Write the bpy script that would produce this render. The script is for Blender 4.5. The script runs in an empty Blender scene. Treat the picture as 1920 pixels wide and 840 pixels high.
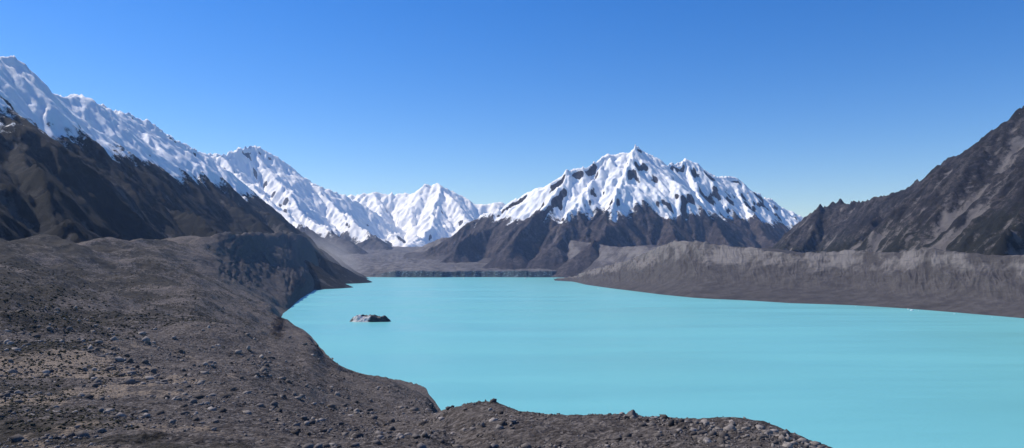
import bpy, math, numpy as np
from mathutils import Vector
rng=np.random.default_rng(7)
F=1400.0; H=100.0; PT=math.atan(75/1400); CP,SP=math.cos(PT),math.sin(PT)
def W(px,py,d):
    u=(px-960)/F; v=(420-py)/F; den=CP-v*SP
    return (u/den*d, d, H+(SP+v*CP)/den*d)
# ---------------- noise -----------------
def hsh(ix,iy,s):
    h=(ix.astype(np.int64)*374761393+iy.astype(np.int64)*668265263+s*1442695041)&0xFFFFFFFF
    h=((h^(h>>13))*1274126177)&0xFFFFFFFF
    h=((h^(h>>16))*2246822519)&0xFFFFFFFF
    return ((h^(h>>15))&0xFFFFFF)/float(0xFFFFFF)
def perlin(x,y,s=0):
    x0=np.floor(x);y0=np.floor(y);fx=x-x0;fy=y-y0
    def g(a,b):
        t=hsh(x0+a,y0+b,s)*2*np.pi
        return np.cos(t)*(fx-a)+np.sin(t)*(fy-b)
    u=fx*fx*fx*(fx*(fx*6-15)+10);v=fy*fy*fy*(fy*(fy*6-15)+10)
    a=g(0,0);b=g(1,0);c=g(0,1);d=g(1,1)
    return 1.5*((a*(1-u)+b*u)*(1-v)+(c*(1-u)+d*u)*v)
def fbm(x,y,L,o=4,s=0,g=.5):
    r=0;a=1.;t=0
    for i in range(o):
        r=r+a*perlin(x/L+i*17.3,y/L-i*9.1,s+i);t+=a;a*=g;L*=.5
    return r/t
def ridged(x,y,L,o=4,s=0,g=.5):
    r=0;a=1.;t=0
    for i in range(o):
        r=r+a*(1-2*np.abs(perlin(x/L+i*7.3,y/L-i*19.1,s+i)));t+=a;a*=g;L*=.5
    return r/t
def erosion(x,y,gx,gy,S,o=4,s=0,branch=1.0):
    n=np.sqrt(gx*gx+gy*gy)+1e-6
    dx0=gy/n;dy0=-gx/n
    fade=np.clip(n/.35,0,1)
    h=0;hx=0;hy=0;a=1.;tot=0;f=1.
    for i in range(o):
        qx=x/S*f;qy=y/S*f
        dx=dx0+branch*hy; dy=dy0-branch*hx
        ix=np.floor(qx);iy=np.floor(qy);fx=qx-ix;fy=qy-iy
        va=0;vx=0;vy=0;wt=0
        for p in (-1,0,1,2):
            for q in (-1,0,1,2):
                rx=hsh(ix+p,iy+q,s+i*5)*.9;ry=hsh(ix+p,iy+q,s+i*5+2)*.9
                ax=fx-p-rx+.45;ay=fy-q-ry+.45
                w=np.exp(-2*(ax*ax+ay*ay));wt=wt+w
                m=(ax*dx+ay*dy)*2*np.pi
                va=va+(1.25-2.1*np.abs(np.sin(m*.5)))*w; sn=-np.sin(m)*w
                vx=vx+sn*dx; vy=vy+sn*dy
        va=va/wt;vx=vx/wt;vy=vy/wt
        h=h+a*va;hx=hx+a*vx;hy=hy+a*vy;tot+=a
        a*=.57;f*=2.
    return h/tot*fade
def sst(a,b,x):
    t=np.clip((x-a)/(b-a),0,1);return t*t*(3-2*t)
# --------------- mesh -------------------
def grid_obj(name,X,Y,Z,mat,attrs={}):
    n,m=X.shape
    me=bpy.data.meshes.new(name)
    co=np.stack([X,Y,Z],-1).reshape(-1,3).astype(np.float32)
    idx=np.arange(n*m).reshape(n,m)
    q=np.stack([idx[:-1,:-1],idx[:-1,1:],idx[1:,1:],idx[1:,:-1]],-1).reshape(-1,4)
    a=co[q[len(q)//2]];nz=np.cross(a[1]-a[0],a[2]-a[0])[2]
    if nz<0:q=q[:,::-1]
    me.vertices.add(len(co));me.vertices.foreach_set('co',co.ravel())
    me.loops.add(q.size);me.loops.foreach_set('vertex_index',q.astype(np.int32).ravel())
    me.polygons.add(len(q));me.polygons.foreach_set('loop_start',np.arange(0,q.size,4,dtype=np.int32))
    me.polygons.foreach_set('use_smooth',np.ones(len(q),bool))
    me.update(calc_edges=True)
    for k,v in attrs.items():
        at=me.attributes.new(k,'FLOAT','POINT');at.data.foreach_set('value',np.asarray(v,np.float32).ravel())
    me.materials.append(mat)
    ob=bpy.data.objects.new(name,me);bpy.context.collection.objects.link(ob);return ob
def blur(A,r,ax,p=2):
    r=int(r)
    if r<1:return A
    for _ in range(p):
        pad=[(0,0),(0,0)];pad[ax]=(r,r)
        B=np.pad(A,pad,mode='reflect',reflect_type='odd');C=np.cumsum(B,axis=ax)
        z=[(0,0),(0,0)];z[ax]=(1,0);C=np.pad(C,z)
        n=A.shape[ax]
        A=(np.take(C,np.arange(2*r+1,2*r+1+n),axis=ax)-np.take(C,np.arange(0,n),axis=ax))/(2*r+1)
    return A
def loft(pxs,cols,nu,rows,rb=8,cb=6):
    P=np.array(cols,float)
    K,R,_=P.shape
    t=np.concatenate([np.linspace(i,i+1,rows[i],endpoint=False) for i in range(R-1)]+[[R-1]])
    uu=np.linspace(pxs[0],pxs[-1],nu)
    out=[]
    for c in range(3):
        A=np.stack([np.interp(uu,pxs,P[:,r,c]) for r in range(R)],1)
        B=np.stack([np.interp(t,np.arange(R),A[i]) for i in range(nu)],0)
        B=blur(B,rb,1);B=blur(B,cb,0);out.append(B)
    U=np.repeat(uu[:,None],len(t),1);T=np.repeat(t[None],nu,0)
    return out[0],out[1],out[2],U,T
# --------------- nodes ------------------
class M:
    def __init__(s,name):
        s.m=bpy.data.materials.new(name);s.m.use_nodes=True;s.t=s.m.node_tree;s.t.nodes.clear()
        s.out=s.n('ShaderNodeOutputMaterial');s.geo=s.n('ShaderNodeNewGeometry')
        s.pos=s.geo.outputs['Position']
    def n(s,ty,**k):
        x=s.t.nodes.new(ty)
        for a,b in k.items():setattr(x,a,b)
        return x
    def l(s,a,b):
        if isinstance(a,(int,float)):b.default_value=a
        elif isinstance(a,(tuple,list)):b.default_value=tuple(a)+((1,) if len(a)==3 and len(b.default_value)==4 else ())
        else:s.t.links.new(a,b)
    def noise(s,sc,det=5,rough=.6,vec=None,stretch=None,dist=0):
        n=s.n('ShaderNodeTexNoise');v=vec or s.pos
        if stretch:
            mp=s.n('ShaderNodeMapping');s.l(v,mp.inputs[0]);mp.inputs['Scale'].default_value=stretch;v=mp.outputs[0]
        s.l(v,n.inputs['Vector']);n.inputs['Scale'].default_value=sc;n.inputs['Detail'].default_value=det
        n.inputs['Roughness'].default_value=rough;n.inputs['Distortion'].default_value=dist
        return n.outputs['Fac']
    def vor(s,sc,feat='F1',out='Distance'):
        n=s.n('ShaderNodeTexVoronoi',feature=feat);s.l(s.pos,n.inputs['Vector']);n.inputs['Scale'].default_value=sc
        return n.outputs[out]
    def ma(s,op,a,b=0,c=0):
        n=s.n('ShaderNodeMath',operation=op);s.l(a,n.inputs[0]);s.l(b,n.inputs[1])
        if op in('MULTIPLY_ADD',):s.l(c,n.inputs[2])
        return n.outputs[0]
    def mr(s,v,a,b,c=0.,d=1.,smooth=True):
        n=s.n('ShaderNodeMapRange',interpolation_type='SMOOTHSTEP' if smooth else 'LINEAR')
        s.l(v,n.inputs[0]);n.inputs[1].default_value=a;n.inputs[2].default_value=b;n.inputs[3].default_value=c;n.inputs[4].default_value=d
        return n.outputs[0]
    def mix(s,f,a,b,bt='MIX'):
        n=s.n('ShaderNodeMix',data_type='RGBA',blend_type=bt);s.l(f,n.inputs[0]);s.l(a,n.inputs[6]);s.l(b,n.inputs[7]);return n.outputs[2]
    def at(s,name):
        n=s.n('ShaderNodeAttribute',attribute_name=name);return n.outputs['Fac']
    def bump(s,h,st,dist,nrm=None):
        n=s.n('ShaderNodeBump');n.inputs['Strength'].default_value=st;n.inputs['Distance'].default_value=dist
        s.l(h,n.inputs['Height'])
        if nrm:s.l(nrm,n.inputs['Normal'])
        return n.outputs[0]
    def done(s,col,rough=.9,nrm=None,spec=.2):
        b=s.n('ShaderNodeBsdfPrincipled');s.l(col,b.inputs['Base Color']);s.l(rough,b.inputs['Roughness'])
        b.inputs['Specular IOR Level'].default_value=spec
        if nrm:s.l(nrm,b.inputs['Normal'])
        s.l(b.outputs[0],s.out.inputs[0]);s.b=b;return s.m

def mountain_mat(name,dark,light,veg,scree,fs=.01,bd=12,sn_n=1.3):
    m=M(name)
    n1=m.noise(fs,8,.65);n2=m.noise(fs*6,7,.75)
    c=m.mix(m.mr(n1,.38,.64),dark,light)
    c=m.mix(m.mr(n2,.4,.58,0,.8),c,tuple(v*.4 for v in dark))
    v=m.ma('ADD',m.at('veg'),m.ma('MULTIPLY',m.ma('SUBTRACT',n2,.5),1.6))
    c=m.mix(m.mr(v,.4,.65,0,.8),c,veg)
    sc=m.ma('ADD',m.at('scree'),m.ma('MULTIPLY',m.ma('SUBTRACT',m.noise(fs*2.5,7,.75),.5),1.2))
    c=m.mix(m.mr(sc,.42,.66,0,.85),c,scree)
    nf=m.noise(fs*3.,10,.8)
    s=m.ma('ADD',m.at('snow'),m.ma('MULTIPLY',m.ma('SUBTRACT',nf,.5),sn_n))
    sm=m.mr(s,.46,.54)
    c=m.mix(sm,c,(.90,.91,.92))
    h=m.ma('MULTIPLY',nf,m.mr(sm,0,1,1,.35))
    b=m.bump(h,1.,bd)
    return m.done(c,.85,b,.12)

# --------------- mountains -------------
def ridge_mtn(name,bbox,step,ridges,slope,mat,S,amp,snowline,seed,warp=40,soft=350,snowrng=160,vegz=None,base=-40,screeamt=.0,jag=14,ek=.38,vcap=1.0,smooth=2):
    x=np.arange(bbox[0],bbox[1],step);y=np.arange(bbox[2],bbox[3],step)
    X,Y=np.meshgrid(x,y,indexing='ij')
    wx=X+warp*fbm(X,Y,S*1.3,3,seed+50);wy=Y+warp*fbm(X,Y,S*1.3,3,seed+60)
    Z=np.full(X.shape,-1e4)
    sl=slope*(1+.22*fbm(X,Y,S*1.6,3,seed+3))
    for r in ridges:
        pts=[W(*p) for p in r]
        for a,b in zip(pts[:-1],pts[1:]):
            ex,ey=b[0]-a[0],b[1]-a[1];L2=ex*ex+ey*ey
            t=np.clip(((wx-a[0])*ex+(wy-a[1])*ey)/L2,0,1)
            dd=np.hypot(wx-a[0]-t*ex,wy-a[1]-t*ey)
            Z=np.maximum(Z,a[2]+(b[2]-a[2])*t-sl*dd)
    k=soft*.3
    Z=base+k*np.log1p(np.exp(np.clip((Z-base)/k,-40,40)))
    Zs=blur(blur(Z,max(1,S*.12/step),0),max(1,S*.12/step),1)
    gx,gy=np.gradient(Zs,step)
    hf=sst(0,soft,Z-base)
    e=erosion(X,Y,gx,gy,S,5,seed,1.1)
    Z2=Z+amp*(e-.25)*hf
    gx2,gy2=np.gradient(blur(blur(Z2,1,0),1,1),step)
    e2=erosion(X,Y,gx2,gy2,S*.25,3,seed+31,.9)
    Z2=Z2+amp*.24*e2*hf+jag*ridged(X,Y,S*.35,5,seed+9,.58)*hf
    gx3,gy3=np.gradient(blur(blur(Z2,smooth,0,1),smooth,1,1),step);st=np.hypot(gx3,gy3)
    big=fbm(X,Y,S*1.2,3,seed+70)
    sn=.5+(Z2-snowline-110*big)/snowrng*.5-ek*e-.12*e2
    cap=1.15-1.0*sst(1.0,1.65,st)-.1*np.clip(e2,0,1)+.25*big
    sn=np.clip(np.minimum(sn,cap),-.6,1.3)
    vz=vegz if vegz is not None else -500
    veg=np.clip(.55+(vz-Z2)/250+.5*fbm(X,Y,S*.8,4,seed+5)+.2*e,-.5,vcap)
    scr=np.clip(screeamt-.55*e-.55*e2+.35*fbm(X,Y,S*2,3,seed+15),-1,1)
    return grid_obj(name,X,Y,Z2,mat,{'snow':sn,'veg':veg,'scree':scr})

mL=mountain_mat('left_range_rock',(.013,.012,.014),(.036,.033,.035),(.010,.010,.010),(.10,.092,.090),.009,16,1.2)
mR=mountain_mat('right_range_rock',(.028,.025,.026),(.098,.086,.083),(.022,.023,.017),(.21,.19,.18),.009,18)
mC=mountain_mat('central_peak_rock',(.052,.043,.047),(.115,.097,.097),(.05,.045,.04),(.15,.13,.13),.006,20,1.1)
mF=mountain_mat('alpine_rock',(.07,.065,.075),(.13,.12,.125),(.06,.06,.06),(.13,.125,.13),.0035,28,1.1)

leftR=[[(-900,-250,1000),(-500,-60,1500),(-200,30,2000),(0,102,2500),(60,140,2800),(110,172,3000),(150,172,3200),(190,198,3500),(250,212,4000),(300,240,4300),(345,272,4600),(390,292,4800),(430,325,4950),(480,366,5100),(530,402,5250),(570,432,5400),(610,462,5500)],
 [(150,172,3200),(190,240,3050),(240,300,2850),(310,370,2600),(400,435,2350)],
 [(300,240,4300),(350,312,3900),(430,378,3500),(510,432,3200)],
 [(0,102,2500),(20,190,2200),(50,290,1800),(90,380,1500),(150,445,1300)],
 [(-200,30,2000),(-250,150,1600),(-250,300,1200),(-200,430,900)],
 [(390,292,4800),(440,350,4500),(510,405,4200),(560,435,4000)]]
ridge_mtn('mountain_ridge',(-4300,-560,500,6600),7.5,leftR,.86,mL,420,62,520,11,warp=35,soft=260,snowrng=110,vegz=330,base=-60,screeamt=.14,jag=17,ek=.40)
rightR=[[(2900,-150,1800),(2300,60,2300),(1918,196,2800),(1880,226,2950),(1850,264,3100),(1800,290,3300),(1750,322,3500),(1700,350,3700),(1640,368,4000),(1600,375,4200),(1540,384,4500),(1505,408,4700),(1475,445,4900),(1455,478,5000)],
 [(2500,90,1900),(2100,215,2250),(1918,292,2500),(1850,325,2600),(1780,365,2700),(1700,405,2850),(1620,440,3000),(1550,470,3150)],
 [(1800,290,3300),(1760,360,3150),(1700,400,3050)],
 [(1700,350,3700),(1660,400,3500),(1610,440,3400),(1540,472,3350)],
 [(2100,215,2250),(2020,300,2100),(1950,390,1900),(1890,450,1800)],
 [(1540,384,4500),(1530,420,4200),(1500,465,4000)]]
ridge_mtn('mountain_ridge',(900,4600,900,6200),8,rightR,.98,mR,430,75,690,23,warp=30,soft=240,snowrng=140,vegz=210,base=-70,screeamt=.25,jag=22,vcap=.9)
cenR=[[(1200,272,7500),(1170,283,7450),(1140,284,7400),(1110,303,7300),(1060,322,7200),(1000,350,7200),(950,378,7300),(900,405,7350),(850,440,7400),(805,466,7400)],
 [(1200,272,7500),(1225,288,7600),(1252,306,7800),(1285,297,8000),(1310,306,8050),(1340,325,8150),(1372,332,8200),(1400,356,8250),(1440,370,8350),(1480,390,8450),(1512,408,8600),(1560,432,8700),(1700,470,9000)],
 [(1200,272,7500),(1172,320,7100),(1150,380,6600),(1135,425,6200),(1110,462,5800)],
 [(1060,322,7200),(1030,375,6800),(985,430,6400),(950,462,6100)],
 [(1140,284,7400),(1095,350,6950),(1060,405,6500),(1030,455,6100)],
 [(1225,288,7600),(1235,350,7100),(1255,405,6600),(1270,455,6100)],
 [(1285,297,8000),(1300,350,7500),(1330,400,7000),(1360,450,6400)],
 [(1372,332,8200),(1395,385,7700),(1430,430,7200),(1460,462,6700)],
 [(950,378,7300),(900,430,6950),(860,462,6700)]]
ridge_mtn('snow_mountain',(-1300,4600,5000,10500),10,cenR,.98,mC,640,95,570,37,warp=70,soft=420,snowrng=160,vegz=-200,base=-60,screeamt=.02,jag=36,ek=.55)
farR=[[(250,250,9000),(330,262,9600),(380,284,10300),(420,288,10900),(450,279,11500),(475,270,12000),(497,283,12000),(520,296,12000),(545,316,12200),(580,335,12400),(610,350,12600),(650,366,13000),(690,384,13300),(740,420,13500)],
 [(475,270,12000),(520,335,11000),(570,395,10000),(620,438,9200),(660,462,8600)],
 [(580,335,12400),(640,395,11300),(700,445,10200),(730,462,9800)],
 [(400,286,10600),(470,345,9700),(530,398,8800),(590,440,8200)],
 [(330,262,9600),(400,330,8700),(470,385,7900),(550,440,7200)]]
ridge_mtn('snow_mountain',(-7000,-1000,6500,15500),19,farR,.85,mF,800,140,480,51,warp=90,soft=500,snowrng=220,base=100,jag=48,ek=.42)
bkR=[[(560,380,15000),(640,366,15000),(670,364,15000),(705,356,15000),(740,363,15000),(775,358,15000),(803,344,15000),(825,342,15000),(850,353,15000),(885,372,15000),(915,381,15000),(945,379,15000),(980,392,15000),(1060,410,15000)],
 [(825,342,15000),(815,395,13600),(795,435,12600),(755,460,11700)],
 [(825,342,15000),(870,400,13700),(900,450,12400)],
 [(705,356,15000),(715,405,13800),(745,448,12500)],[(775,358,15000),(770,400,14000),(780,440,13000)]]
ridge_mtn('snow_mountain',(-4800,2200,11000,18500),24,bkR,.8,mF,800,150,330,67,warp=90,soft=400,snowrng=220,base=200,jag=54,ek=.34)

# --------------- valley floor ----------
mV=M('valley_gravel')
c=mV.mix(mV.mr(mV.noise(.012,8,.7),.35,.65),(.06,.054,.054),(.12,.108,.105))
mV.done(c,.95,mV.bump(mV.noise(.03,8,.7),.8,12),.1)
x=np.linspace(-25000,25000,500);y=5900+np.linspace(0,1,400)**2*40000
X,Y=np.meshgrid(x,y,indexing='ij');Z=15+(Y-5900)*.034+14*fbm(X,Y,300,4,3)
grid_obj('valley_floor',X,Y,Z,mV.m)

# --------------- moraine material ------
def moraine_mat(name,dark,light,top,fs=.03,bd=2.):
    m=M(name)
    n1=m.noise(fs,8,.7);n2=m.noise(fs*8,6,.7);n3=m.noise(fs*2,7,.7,stretch=(.25,.25,3.))
    c=m.mix(m.mr(n1,.35,.65),dark,light)
    c=m.mix(m.mr(n2,.35,.7,0,.55),c,tuple(v*.45 for v in dark))
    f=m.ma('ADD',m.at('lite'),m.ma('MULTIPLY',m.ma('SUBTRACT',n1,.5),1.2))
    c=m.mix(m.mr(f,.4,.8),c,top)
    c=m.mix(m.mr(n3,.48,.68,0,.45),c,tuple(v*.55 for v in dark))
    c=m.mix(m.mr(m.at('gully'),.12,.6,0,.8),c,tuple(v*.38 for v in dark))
    return m.done(c,.95,m.bump(m.ma('ADD',n1,m.ma('MULTIPLY',n2,.4)),.9,bd),.1)
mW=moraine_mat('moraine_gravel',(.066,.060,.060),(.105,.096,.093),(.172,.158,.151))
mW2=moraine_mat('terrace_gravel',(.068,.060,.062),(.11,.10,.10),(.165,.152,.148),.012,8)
# right moraine wall
pxs=[1040,1075,1100,1150,1200,1240,1270,1300,1330,1400,1480,1600,1700,1800,1918,2200,2600]
sh=[526,528,534,541,547,552,555,558,560,563,568,572,578,586,596,622,660]
cr=[524,521,509,497,481,463,452,452,456,467,477,473,472,475,478,486,495]
cols=[]
for p,s_,c_ in zip(pxs,sh,cr):
    ds=140000/(s_-495.)
    a=W(p,s_,ds);k=.15+.85*np.clip((p-1040)/100,0,1)
    dc=ds+k*(620-.62*np.clip(p-1150,0,600))*1.0
    b=W(p,c_,dc)
    L=lambda f,g:(a[0]+(b[0]-a[0])*f,a[1]+(b[1]-a[1])*f,b[2]*g)
    q=(p-960)/F
    cols.append([(a[0]-40*(1+q),a[1]-40,-25),(a[0],a[1],0),L(.48,.24),L(.78,.58),b,(b[0]+90,b[1]+60,b[2]-14),(b[0]+330,b[1]+160,b[2]-25),(b[0]+700,b[1]+420,b[2]-50)])
X,Y,Z,U,T=loft(pxs,cols,2000,[20,70,90,90,25,50,40],4,5)
al=np.cumsum(np.hypot(np.gradient(X[:,100]),np.gradient(Y[:,100])))[:,None]+0*X
wall=sst(1.4,3.0,T)*(1-sst(3.97,4.2,T))
warp=20*fbm(X,Y,80,3,5)+(T-3)*25*fbm(al,al*0,300,2,6)
fl=ridged(al+warp,T*65,100,2,8,.6)*.6+ridged(al+warp*.7,T*26,36,3,9,.6)*.5
land=sst(1.0,1.5,T)
msk=.6+.5*sst(-.2,.35,fbm(al,T*80,260,2,55))
Z=Z+wall*11*fl*msk+land*2.5*fbm(X,Y,40,5,12)+land*sst(1.,4.,T)*8*fbm(X,Y,220,3,14)*(T<9)
X=X-wall*9*fl*msk
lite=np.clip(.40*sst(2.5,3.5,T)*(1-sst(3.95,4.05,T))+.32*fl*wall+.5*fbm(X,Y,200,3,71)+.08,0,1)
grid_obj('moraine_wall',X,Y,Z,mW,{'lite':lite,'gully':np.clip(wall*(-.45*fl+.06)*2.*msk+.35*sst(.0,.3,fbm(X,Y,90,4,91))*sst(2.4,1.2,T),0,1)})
# terrace under central mountain
pxs=[760,815,850,900,950,1000,1060,1100,1150,1200,1260,1330,1400]
bs=[476,478,482,487,490,493,498,503,508,512,515,515,515]
cr=[474,447,444,449,454,455,449,456,463,462,464,464,466]
db=[7600,7300,7000,6700,6400,6200,5900,5600,5200,4700,4400,4200,4000]
cols=[]
for p,s_,c_,d in zip(pxs,bs,cr,db):
    a=W(p,s_,d);b=W(p+8,c_,d+420)
    cols.append([(a[0]-30,a[1]-250,a[2]-80),a,(a[0]*.5+b[0]*.5,a[1]*.5+b[1]*.5,a[2]*.62+b[2]*.38),b,(b[0]+60,b[1]+200,b[2]-18),(b[0]+200,b[1]+900,b[2]+30)])
X,Y,Z,U,T=loft(pxs,cols,700,[20,60,60,30,40],5,4)
wall=sst(.8,2,T)*(1-sst(2.9,3.2,T))
al=X*1.0
fl=ridged(al+20*fbm(X,Y,150,3,2),T*90,170,3,18)
Z=Z+wall*14*fl+9*fbm(X,Y,160,5,19)
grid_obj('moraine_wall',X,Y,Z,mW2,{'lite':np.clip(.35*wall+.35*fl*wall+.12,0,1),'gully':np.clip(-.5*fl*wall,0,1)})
# glacier
mG=M('debris_covered_ice')
n=mG.noise(.012,9,.72)
c=mG.mix(mG.mr(n,.35,.65),(.062,.057,.058),(.165,.152,.15))
c=mG.mix(mG.mr(mG.noise(.004,8,.7,stretch=(1,.4,1)),.5,.66,0,.6),c,(.05,.046,.047))
ic=mG.mix(mG.mr(mG.noise(.05,6,.7,stretch=(1,1,2.5)),.5,.68),(.022,.040,.048),(.18,.28,.32))
c=mG.mix(mG.at('ice'),c,ic)
mG.done(c,.85,mG.bump(n,.9,14),.2)
pxs=[480,600,645,700,740,800,900,1000,1060,1095,1160,1300]
cols=[]
for p in pxs:
    top=509 if p>=740 else (515 if p>=640 else 505)
    d0=5650+60*math.sin(p*.03)
    a=W(p,520,d0);b=W(p,top,d0+45)
    cols.append([(a[0],a[1]-15,-30),(a[0],a[1],-2),b,W(p,498,6350),W(p,482,7800),W(p,466,10500),W(p,462,13500)])
X,Y,Z,U,T=loft(pxs,cols,800,[10,22,90,80,80,20],2,3)
hm=sst(1.4,2.6,T)
Z=Z+hm*18*ridged(X,Y,190,5,44)+sst(1.2,2,T)*6*fbm(X,Y,60,4,46)
Y=Y+(1-sst(1.9,2.4,T))*45*fbm(X,Y*0,120,5,47)
ice=sst(1.0,1.15,T)*(1-sst(1.85,2.1,T))*sst(690,745,U)
grid_obj('glacier',X,Y,Z,mG.m,{'ice':ice})

# --------------- foreground ground -----
G={}
def dz(px,items):
    out=[]
    for it in items:
        if it[0]=='z':
            _,d,z=it;u=(px-960)/F;out.append((u*d/CP,d,z))
        else:out.append(W(px,it[0],it[1]))
    return out
def back(px,d,py):
    w=W(px,py,d)
    return [(w[0]-40,w[1]+50,w[2]-16),(w[0]-500,w[1]+300,w[2]-10)] if px<620 else [(w[0]-60,w[1]+150,w[2]-5 if px<650 else -12),(w[0]-60,w[1]+500,-12)]
def col(px,its,cr_):
    a=[('z',3,97.6),('z',26,89.5)]
    G[px]=dz(px,a+its+[cr_])
    if cr_[0]=='z':
        w=G[px][-1];G[px]+= [(w[0],w[1]+100,-20),(w[0],w[1]+400,-20)]
    else:G[px]+=back(px,cr_[1],cr_[0])
col(-1100,[(845,90),(750,165),(650,260),(590,350),(560,430),(520,520),(485,620)],(455,720))
col(-400,[(845,90),(750,168),(650,280),(590,400),(560,490),(520,620),(485,740)],(455,850))
col(0,[(845,90),(750,170),(650,300),(590,450),(560,560),(525,720),(485,870)],(457,1000))
col(100,[(845,90),(750,175),(655,315),(595,500),(560,650),(530,820),(480,1000)],(457,1150))
col(200,[(845,90),(750,180),(660,330),(600,560),(565,740),(525,950),(485,1150)],(453,1350))
col(300,[(845,92),(750,185),(660,345),(600,600),(560,850),(515,1100),(482,1320)],(457,1550))
col(370,[(845,92),(750,190),(660,360),(600,650),(560,950),(520,1300),(485,1550)],(457,1750))
col(410,[(845,92),(750,190),(660,380),(605,700),(572,980),(535,1350),(485,1700)],(442,2000))
col(470,[(845,95),(750,200),(670,400),(612,750),(586,1080),(550,1600),(495,2150)],(440,2500))
col(510,[(845,95),(755,210),(680,420),(622,800),(598,1180),(565,1700),(505,2400)],(440,3000))
col(535,[(845,95),(760,210),(685,430),(603,1296),('z',1420,-8),(585,1555),(512,2500)],(438,3300))
col(560,[(845,96),(765,215),(690,440),(615,1167),('z',1600,-14),(560,2154),(505,2900)],(438,3700))
col(580,[(845,97),(770,220),(695,430),(629,1045),('z',1600,-18),(548,2642),(503,3250)],(450,4000))
col(602,[(845,98),(775,225),(715,415),(668,809),('z',2000,-18),(535,3500),(510,4000)],(479,4250))
col(610,[(845,98),(778,225),(725,410),(690,718),('z',2000,-18),(532,3784),(512,4200)],(488,4400))
col(630,[(845,98),(785,225),(728,400),(706,663),('z',2000,-18),(527,4375),(516,4600)],(507,4750))
col(645,[(845,99),(795,220),(740,380),(714,640),('z',2200,-18),(522,5180),(520,5300)],(518,5400))
L4=[('z',1500,-20),('z',3500,-20),('z',4500,-20)]
col(700,[(845,100),(808,200),(765,350),(736,581)]+L4,('z',5200,-20))
col(740,[(845,100),(818,175),(778,340),(751,547)]+L4,('z',5200,-20))
col(800,[(845,100),(803,190),(778,370),(769,511)]+L4,('z',5200,-20))
for px,py,d in [(850,768,175),(880,764,165),(930,767,152),(1000,776,142),(1060,780,138),(1120,785,133),(1180,790,130),(1240,793,128),(1320,794,125),(1400,800,121),(1470,814,118),(1540,838,115),(1640,880,110),(1900,990,100),(2400,1150,90),(3300,1400,80)]:
    sil=(py-495)/F*1.0
    col(px,[(max(850,py+50),d*.68),(py,d),('z',d*1.55,100-d*1.55*sil-12),('z',d*1.9+90,-1)]+L4,('z',5200,-20))
pxs=sorted(G);cols=[G[p] for p in pxs]
prm=np.array(pxs,float);prm=np.where(prm<-50,-50+(prm+50)*.18,prm);prm=np.where(prm>1980,1980+(prm-1980)*.2,prm)
X,Y,Z,U,T=loft(list(prm),cols,1300,[15,70,180,180,150,60,60,90,90,20,15],6,4)
X0,Y0,Z0=X.copy(),Y.copy(),Z.copy()
D=np.hypot(X,Y)
land=sst(0,16,Z0)
farw=sst(6.6,7.3,T)*(1-sst(8.95,9.2,T))*(1-sst(630,660,U))*sst(330,460,U+60*fbm(X0,Y0,200,3,33))
for i,Lw in enumerate([160,80,40,20,10,5,2.6,1.3,.7]):
    msk=sst(Lw*1.2,Lw*3.2,D)*(1 if Lw>9 else (1-sst(Lw*140,Lw*260,D)))
    nn=ridged(X0,Y0,Lw,1,80+i)*.5+perlin(X0/Lw+31,Y0/Lw,90+i)*.8
    nr=sst(200,500,D)
    Z=Z+msk*nn*Lw*((.036+.045*nr) if Lw>9 else .085)*np.where(Z0<-4,0,(.06+.94*land) if Lw>9 else (.3+.7*land))
al=np.cumsum(np.hypot(np.gradient(X0[:,700]),np.gradient(Y0[:,700])))[:,None]+0*X
fl=ridged(al+18*fbm(X0,Y0,60,3,5),T*100,80,4,8,.6)
Z=Z+farw*6*fl*sst(0,30,Z0)
X=X+farw*4*fl
tan=sst(-.15,.3,fbm(X0,Y0,42,4,61)+.35*fbm(X0,Y0,9,3,62))*sst(60,90,D)*(1-sst(300,440,D))*(1-sst(330,600,U+80*fbm(X0,Y0,60,2,63)))
vg=np.clip(.15+.9*fbm(X0,Y0,70,5,64)+.25*fbm(X0,Y0,8,2,65)-(U-300)/1100+.40*sst(350,600,D)*(1-sst(450,620,U)),0,1)*land*(1-farw*.6)
m=M('moraine_rubble')
nA=m.noise(.05,8,.7);nB=m.noise(.9,8,.75);nC=m.noise(.25,7,.7)
c=m.mix(m.mr(nA,.36,.64),(.088,.074,.065),(.160,.135,.119))
c=m.mix(m.mr(nC,.42,.62,0,.8),c,(.046,.038,.034))
c=m.mix(m.mr(nB,.45,.65,0,.6),c,(.20,.175,.155))
vc=m.vor(1.2,'F1','Color');sep=m.n('ShaderNodeSeparateColor');m.l(vc,sep.inputs[0])
c=m.mix(m.mr(sep.outputs[0],.5,1.,0,.8),c,(.26,.225,.198))
c=m.mix(m.mr(m.ma('ADD',m.at('veg'),m.ma('MULTIPLY',m.ma('SUBTRACT',nC,.5),1.5)),.4,.7,0,.7),c,(.038,.034,.025))
t=m.ma('ADD',m.at('tan'),m.ma('MULTIPLY',m.ma('SUBTRACT',m.noise(.35,8,.75),.5),2.4))
c=m.mix(m.mr(t,.55,1.0,0,.85),c,(.35,.275,.205))
c=m.mix(m.mr(m.ma('ADD',m.at('wall'),m.ma('MULTIPLY',m.ma('SUBTRACT',nA,.5),.8)),.3,.7),c,m.mix(m.mr(nC,.35,.6),(.048,.044,.044),(.105,.095,.093)))
b1=m.bump(m.ma('ADD',nC,m.ma('MULTIPLY',nA,2.)),.9,3.)
b2=m.bump(nB,.9,.8,b1);b3=m.bump(m.ma('SUBTRACT',1.,m.vor(1.4)),.8,.45,b2)
m.done(c,.95,b3,.1)
ground=grid_obj('ground',X,Y,Z,m.m,{'tan':tan,'veg':vg,'wall':farw})
GX,GY,GZ,GU,GT=X,Y,Z,U,T

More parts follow.
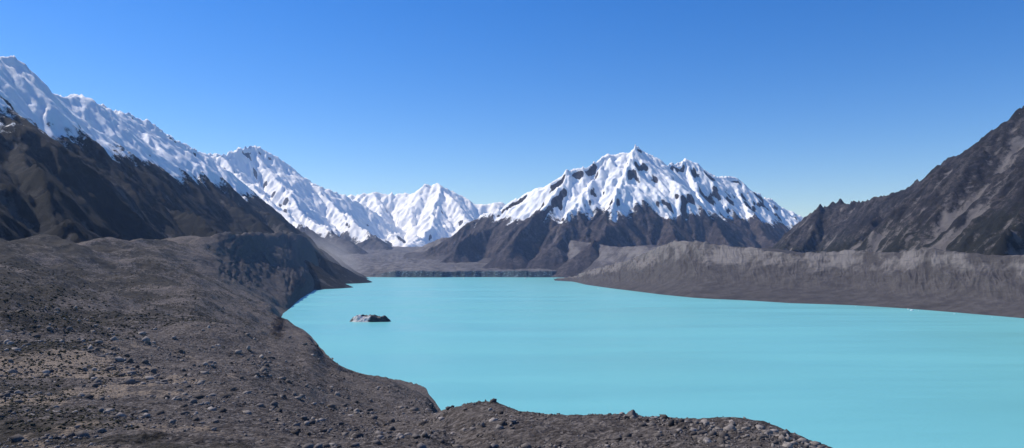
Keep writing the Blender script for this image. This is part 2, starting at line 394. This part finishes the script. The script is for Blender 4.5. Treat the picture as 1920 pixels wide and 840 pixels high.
# --------------- rocks -----------------
def ico(sub):
    import bmesh
    bm=bmesh.new();bmesh.ops.create_icosphere(bm,subdivisions=sub,radius=1)
    v=np.array([x.co[:] for x in bm.verts]);f=np.array([[q.index for q in p.verts] for p in bm.faces]);bm.free();return v,f
def rocks_obj(name,pos,size,mat,sub=1,variants=14,tone=None):
    v,f=ico(sub);k=len(v);vs=[]
    for i in range(variants):
        w=v*(1+(.22 if sub==1 else .06)*rng.normal(size=(k,1)))
        for _ in range(6 if sub==1 else 14):
            nrm=rng.normal(size=3);nrm/=np.linalg.norm(nrm);d=w@nrm;c0=.45+.3*rng.random()
            w=w-np.outer(np.clip(d-c0,0,None),nrm)
        vs.append(w)
    vs=np.array(vs);N=len(pos)
    P=vs[rng.integers(0,variants,N)]
    P=P*rng.uniform(.6,1.15,(N,1,3))*np.array([1,1,.75])
    a=rng.uniform(0,6.28,N);ca,sa=np.cos(a)[:,None],np.sin(a)[:,None]
    x=P[:,:,0]*ca-P[:,:,1]*sa;y=P[:,:,0]*sa+P[:,:,1]*ca
    P=np.stack([x,y,P[:,:,2]],-1)*size[:,None,None]+pos[:,None,:]
    me=bpy.data.meshes.new(name);co=P.reshape(-1,3)
    fa=(f[None]+(np.arange(N)*k)[:,None,None]).reshape(-1,3)
    me.vertices.add(len(co));me.vertices.foreach_set('co',co.astype(np.float32).ravel())
    me.loops.add(fa.size);me.loops.foreach_set('vertex_index',fa.astype(np.int32).ravel())
    me.polygons.add(len(fa));me.polygons.foreach_set('loop_start',np.arange(0,fa.size,3,dtype=np.int32))
    me.update(calc_edges=True)
    at=me.attributes.new('tone','FLOAT','POINT');tn=np.repeat(rng.random(N) if tone is None else tone,k);at.data.foreach_set('value',tn.astype(np.float32))
    me.materials.append(mat);ob=bpy.data.objects.new(name,me);bpy.context.collection.objects.link(ob);return ob
m=M('rock');n=m.noise(2.,6,.7)
c=m.mix(m.mr(m.at('tone'),0,1,0,1,False),(.060,.051,.045),(.34,.297,.26))
c=m.mix(m.mr(n,.4,.7,0,.6),c,(.055,.047,.042))
mRock=m.done(c,.9,m.bump(n,.7,.15),.2)
vis=(GT>1.9)&(GT<5.1)&(GZ>1)&(GU>-40)&(GU<1700)&(GY<800)
ii=np.flatnonzero(vis.ravel());N=60000
cl=fbm(GX,GY,22,4,99).ravel()[ii];w=np.clip(.22+cl*2.,.03,None);w/=w.sum()
s=rng.choice(ii,N,p=w)
pos=np.stack([GX.ravel()[s],GY.ravel()[s],GZ.ravel()[s]],-1);d=np.hypot(pos[:,0],pos[:,1])
pos[:,:2]+=rng.normal(size=(N,2))*.2
size=np.clip(.085*rng.pareto(1.9,N)+.11,0,1.3)*np.clip(d/180,.75,1.7)
pos[:,2]+=size*.12
rocks_obj('scattered_rocks',pos,size,mRock,1,20,rng.random(N)**1.6)
def gpt(px,py):
    u=(px-960)/F;v=(420-py)/F;den=CP-v*SP;ux=u/den;sz=(SP+v*CP)/den
    e=np.abs(GX/np.maximum(GY,1)-ux)*1.0+np.abs((GZ-H)/np.maximum(GY,1)-sz)
    e=np.where((GY<700)&(GT>1.5)&(GT<4),e,9);k=np.argmin(e);return np.array([GX.ravel()[k],GY.ravel()[k],GZ.ravel()[k]])
for px,py,wpx,tn in [(1184,788,32,.3),(1099,803,28,.15),(1214,791,14,.3),(1158,788,11,.3),(466,656,11,.9),(1160,826,20,.3),(965,793,14,.4),(1340,796,14,.3),(735,790,10,.5),(150,575,9,.6),(1372,798,14,.4),(905,800,13,.5),(640,800,12,.6),(90,700,11,.7),(780,822,14,.4)]:
    g=gpt(px,py);r=wpx/F*g[1]*.62
    rocks_obj('boulder',np.array([g+[0,0,r*.4]]),np.array([r]),mRock,3,3,np.array([tn]))
# scrub
m=M('scrub_foliage');n=m.noise(1.5,4,.6)
mS=m.done(m.mix(m.at('tone'),(.028,.028,.017),(.070,.062,.040)),.95,m.bump(n,1.,.3),.1)
ii=np.flatnonzero(((GT>2.1)&(GT<7.5)&(GZ>3)&(GU>-40)&(GU<520)&(GY<1300)&(vg>.36)).ravel())
s=rng.choice(ii,9000);pos=np.stack([GX.ravel()[s],GY.ravel()[s],GZ.ravel()[s]],-1);d=np.hypot(pos[:,0],pos[:,1])
size=rng.uniform(.2,.6,len(s))*np.clip(d/220,.8,2.6)
rocks_obj('alpine_scrub',pos,size,mS,1,16)

# --------------- lake ------------------
m=M('glacial_water')
n1=m.noise(.004,6,.65,stretch=(.35,1.8,1));n2=m.noise(.25,6,.7,stretch=(.7,1.4,1))
n3=m.noise(.0010,3,.5,stretch=(.6,1,1))
c=m.mix(m.mr(n1,.35,.68,0,.7),(.160,.478,.478),(.205,.540,.540))
c=m.mix(m.mr(n3,.35,.65,0,.7),c,(.180,.495,.470))
m.done(c,m.mr(n1,.35,.65,.28,.4),m.bump(n2,.5,.6),.3);m.b.inputs['IOR'].default_value=1.33
x=np.linspace(-3000,4200,60);y=np.linspace(-300,6300,60);X,Y=np.meshgrid(x,y,indexing='ij')
grid_obj('lake',X,Y,0*X,m.m)

# --------------- iceberg ---------------
m=M('dirty_ice');n=m.noise(.12,6,.7);n2=m.noise(.5,6,.7)
wh=m.at('white')
c=m.mix(m.mr(m.ma('ADD',wh,m.ma('MULTIPLY',m.ma('SUBTRACT',n,.5),1.6)),.4,.6),(.035,.032,.032),(.52,.51,.50))
c=m.mix(m.mr(n2,.5,.65,0,.6),c,(.07,.065,.062))
mI=m.done(c,.6,m.bump(n2,.8,1.),.3)
def iceberg(name,px,py,wpx,hpx,depth,seed,whitef):
    d=140000/(py-495.);c0=W(px,py,d);L=wpx/F*d/2;hh=hpx/F*d
    a=np.linspace(-1.15,1.15,150);b=np.linspace(-1.15,1.15,90);A,B=np.meshgrid(a,b,indexing='ij')
    r=np.sqrt(A*A+B*B*1.0)+.16*fbm(A,B,.5,4,seed)
    xx=A*L;yy=B*depth
    z=hh*(sst(1.0,.68,r))*(.62+.5*fbm(A+4,B*.6,.4,5,seed+3)+.45*ridged(A,B*.5,.5,4,seed+5)-.22*sst(.0,.5,A)+.2*sst(.3,.8,A))-.6
    z=np.maximum(z,-.6)+np.where(r<1,.25,-.5)
    return grid_obj(name,c0[0]+xx,c0[1]+yy,z,mI,{'white':whitef(A,B)})
iceberg('iceberg',694,602,80,12,16,5,lambda A,B:.8*sst(.25,-.1,A)*sst(-.95,-.7,A)*sst(.4,-.2,B)+.25*sst(.5,.9,A))
m=M('clean_ice');mI2=m.done((.75,.8,.83),.5,m.bump(m.noise(1.,4),.5,.4),.3)
bits=[(1710,580,8),(1703,578,4),(1722,581,3),(1605,573,3),(1395,566,3),(1790,587,5),(1268,556,3),(1122,540,4),(1350,563,2),(1012,523,4),(985,521,5),(1040,523,3),(870,521,4),(760,522,3),(1480,569,3),(1150,544,3),(742,603,2),(1860,593,2)]
P=[];S=[]
for px,py,wp in bits:
    py+=1.5;d=140000/(py-495.);p=W(px,py,d);P.append((p[0],p[1],.4));S.append(wp/F*d/2)
S=np.array(S);rocks_obj('ice_floes',np.array(P),S,mI2,2,8)

# --------------- haze ------------------
vm=bpy.data.materials.new('air_haze');vm.use_nodes=True;vt=vm.node_tree;vt.nodes.clear()
o=vt.nodes.new('ShaderNodeOutputMaterial');vs=vt.nodes.new('ShaderNodeVolumeScatter')
vs.inputs['Color'].default_value=(.36,.58,1,1);vs.inputs['Density'].default_value=2.6e-5;vs.inputs['Anisotropy'].default_value=.2
vt.links.new(vs.outputs[0],o.inputs['Volume'])
bpy.ops.mesh.primitive_cube_add(size=1,location=(0,15000,700));hb=bpy.context.object;hb.name='air_haze';hb.scale=(50000,34000,1800);hb.data.materials.append(vm)
# drifting dust at the foot of the left moraine
vm=bpy.data.materials.new('dust');vm.use_nodes=True;vt=vm.node_tree;vt.nodes.clear()
o=vt.nodes.new('ShaderNodeOutputMaterial');vs=vt.nodes.new('ShaderNodeVolumeScatter')
vs.inputs['Color'].default_value=(.80,.76,.74,1)
tc=vt.nodes.new('ShaderNodeTexCoord');ln=vt.nodes.new('ShaderNodeVectorMath');ln.operation='LENGTH'
nz=vt.nodes.new('ShaderNodeTexNoise');nz.inputs['Scale'].default_value=1.6;nz.inputs['Detail'].default_value=3
mr=vt.nodes.new('ShaderNodeMapRange');mr.inputs[1].default_value=1.;mr.inputs[2].default_value=.15;mr.inputs[3].default_value=0;mr.inputs[4].default_value=1
mr.interpolation_type='SMOOTHSTEP'
mu=vt.nodes.new('ShaderNodeMath');mu.operation='MULTIPLY';mu2=vt.nodes.new('ShaderNodeMath');mu2.operation='MULTIPLY';mu2.inputs[1].default_value=3.2e-3
vt.links.new(tc.outputs['Object'],ln.inputs[0]);vt.links.new(ln.outputs['Value'],mr.inputs[0]);vt.links.new(tc.outputs['Object'],nz.inputs['Vector'])
vt.links.new(mr.outputs[0],mu.inputs[0]);vt.links.new(nz.outputs['Fac'],mu.inputs[1]);vt.links.new(mu.outputs[0],mu2.inputs[0]);vt.links.new(mu2.outputs[0],vs.inputs['Density']);vt.links.new(vs.outputs[0],o.inputs['Volume'])
bpy.ops.mesh.primitive_uv_sphere_add(segments=48,ring_count=24,radius=1,location=W(615,482,4950));du=bpy.context.object;du.name='dust_cloud';du.scale=(330,500,165);du.rotation_euler=(0,math.radians(25),math.radians(10));du.data.materials.append(vm)

# --------------- light, sky, camera ----
AZ=math.radians(-66);EL=math.radians(46)
d=Vector((math.sin(AZ)*math.cos(EL),math.cos(AZ)*math.cos(EL),math.sin(EL)))
sl=bpy.data.lights.new('sun','SUN');sl.energy=5.0;sl.angle=math.radians(.53);sl.color=(1,.955,.90)
so=bpy.data.objects.new('sun',sl);so.rotation_euler=d.to_track_quat('Z','Y').to_euler();so.location=(0,0,3000);bpy.context.collection.objects.link(so)
w=bpy.data.worlds.new('World');bpy.context.scene.world=w;w.use_nodes=True;nt=w.node_tree
bg=nt.nodes['Background'];sk=nt.nodes.new('ShaderNodeTexSky');sk.sky_type='NISHITA';sk.sun_disc=False
sk.sun_elevation=EL;sk.sun_rotation=AZ;sk.altitude=700;sk.air_density=1.0;sk.dust_density=.15;sk.ozone_density=3.5
hs=nt.nodes.new('ShaderNodeHueSaturation');hs.inputs['Saturation'].default_value=1.38;hs.inputs['Hue'].default_value=.514
nt.links.new(sk.outputs[0],hs.inputs['Color']);nt.links.new(hs.outputs[0],bg.inputs[0]);bg.inputs[1].default_value=.148
cam=bpy.data.cameras.new('camera');co=bpy.data.objects.new('camera',cam);bpy.context.collection.objects.link(co)
co.location=(0,0,H);co.rotation_euler=(math.pi/2+PT,0,0);cam.sensor_width=36;cam.lens=F/1920*36;cam.clip_start=.5;cam.clip_end=90000
sc=bpy.context.scene;sc.camera=co
sc.view_settings.view_transform='Standard';sc.view_settings.look='None';sc.view_settings.exposure=0
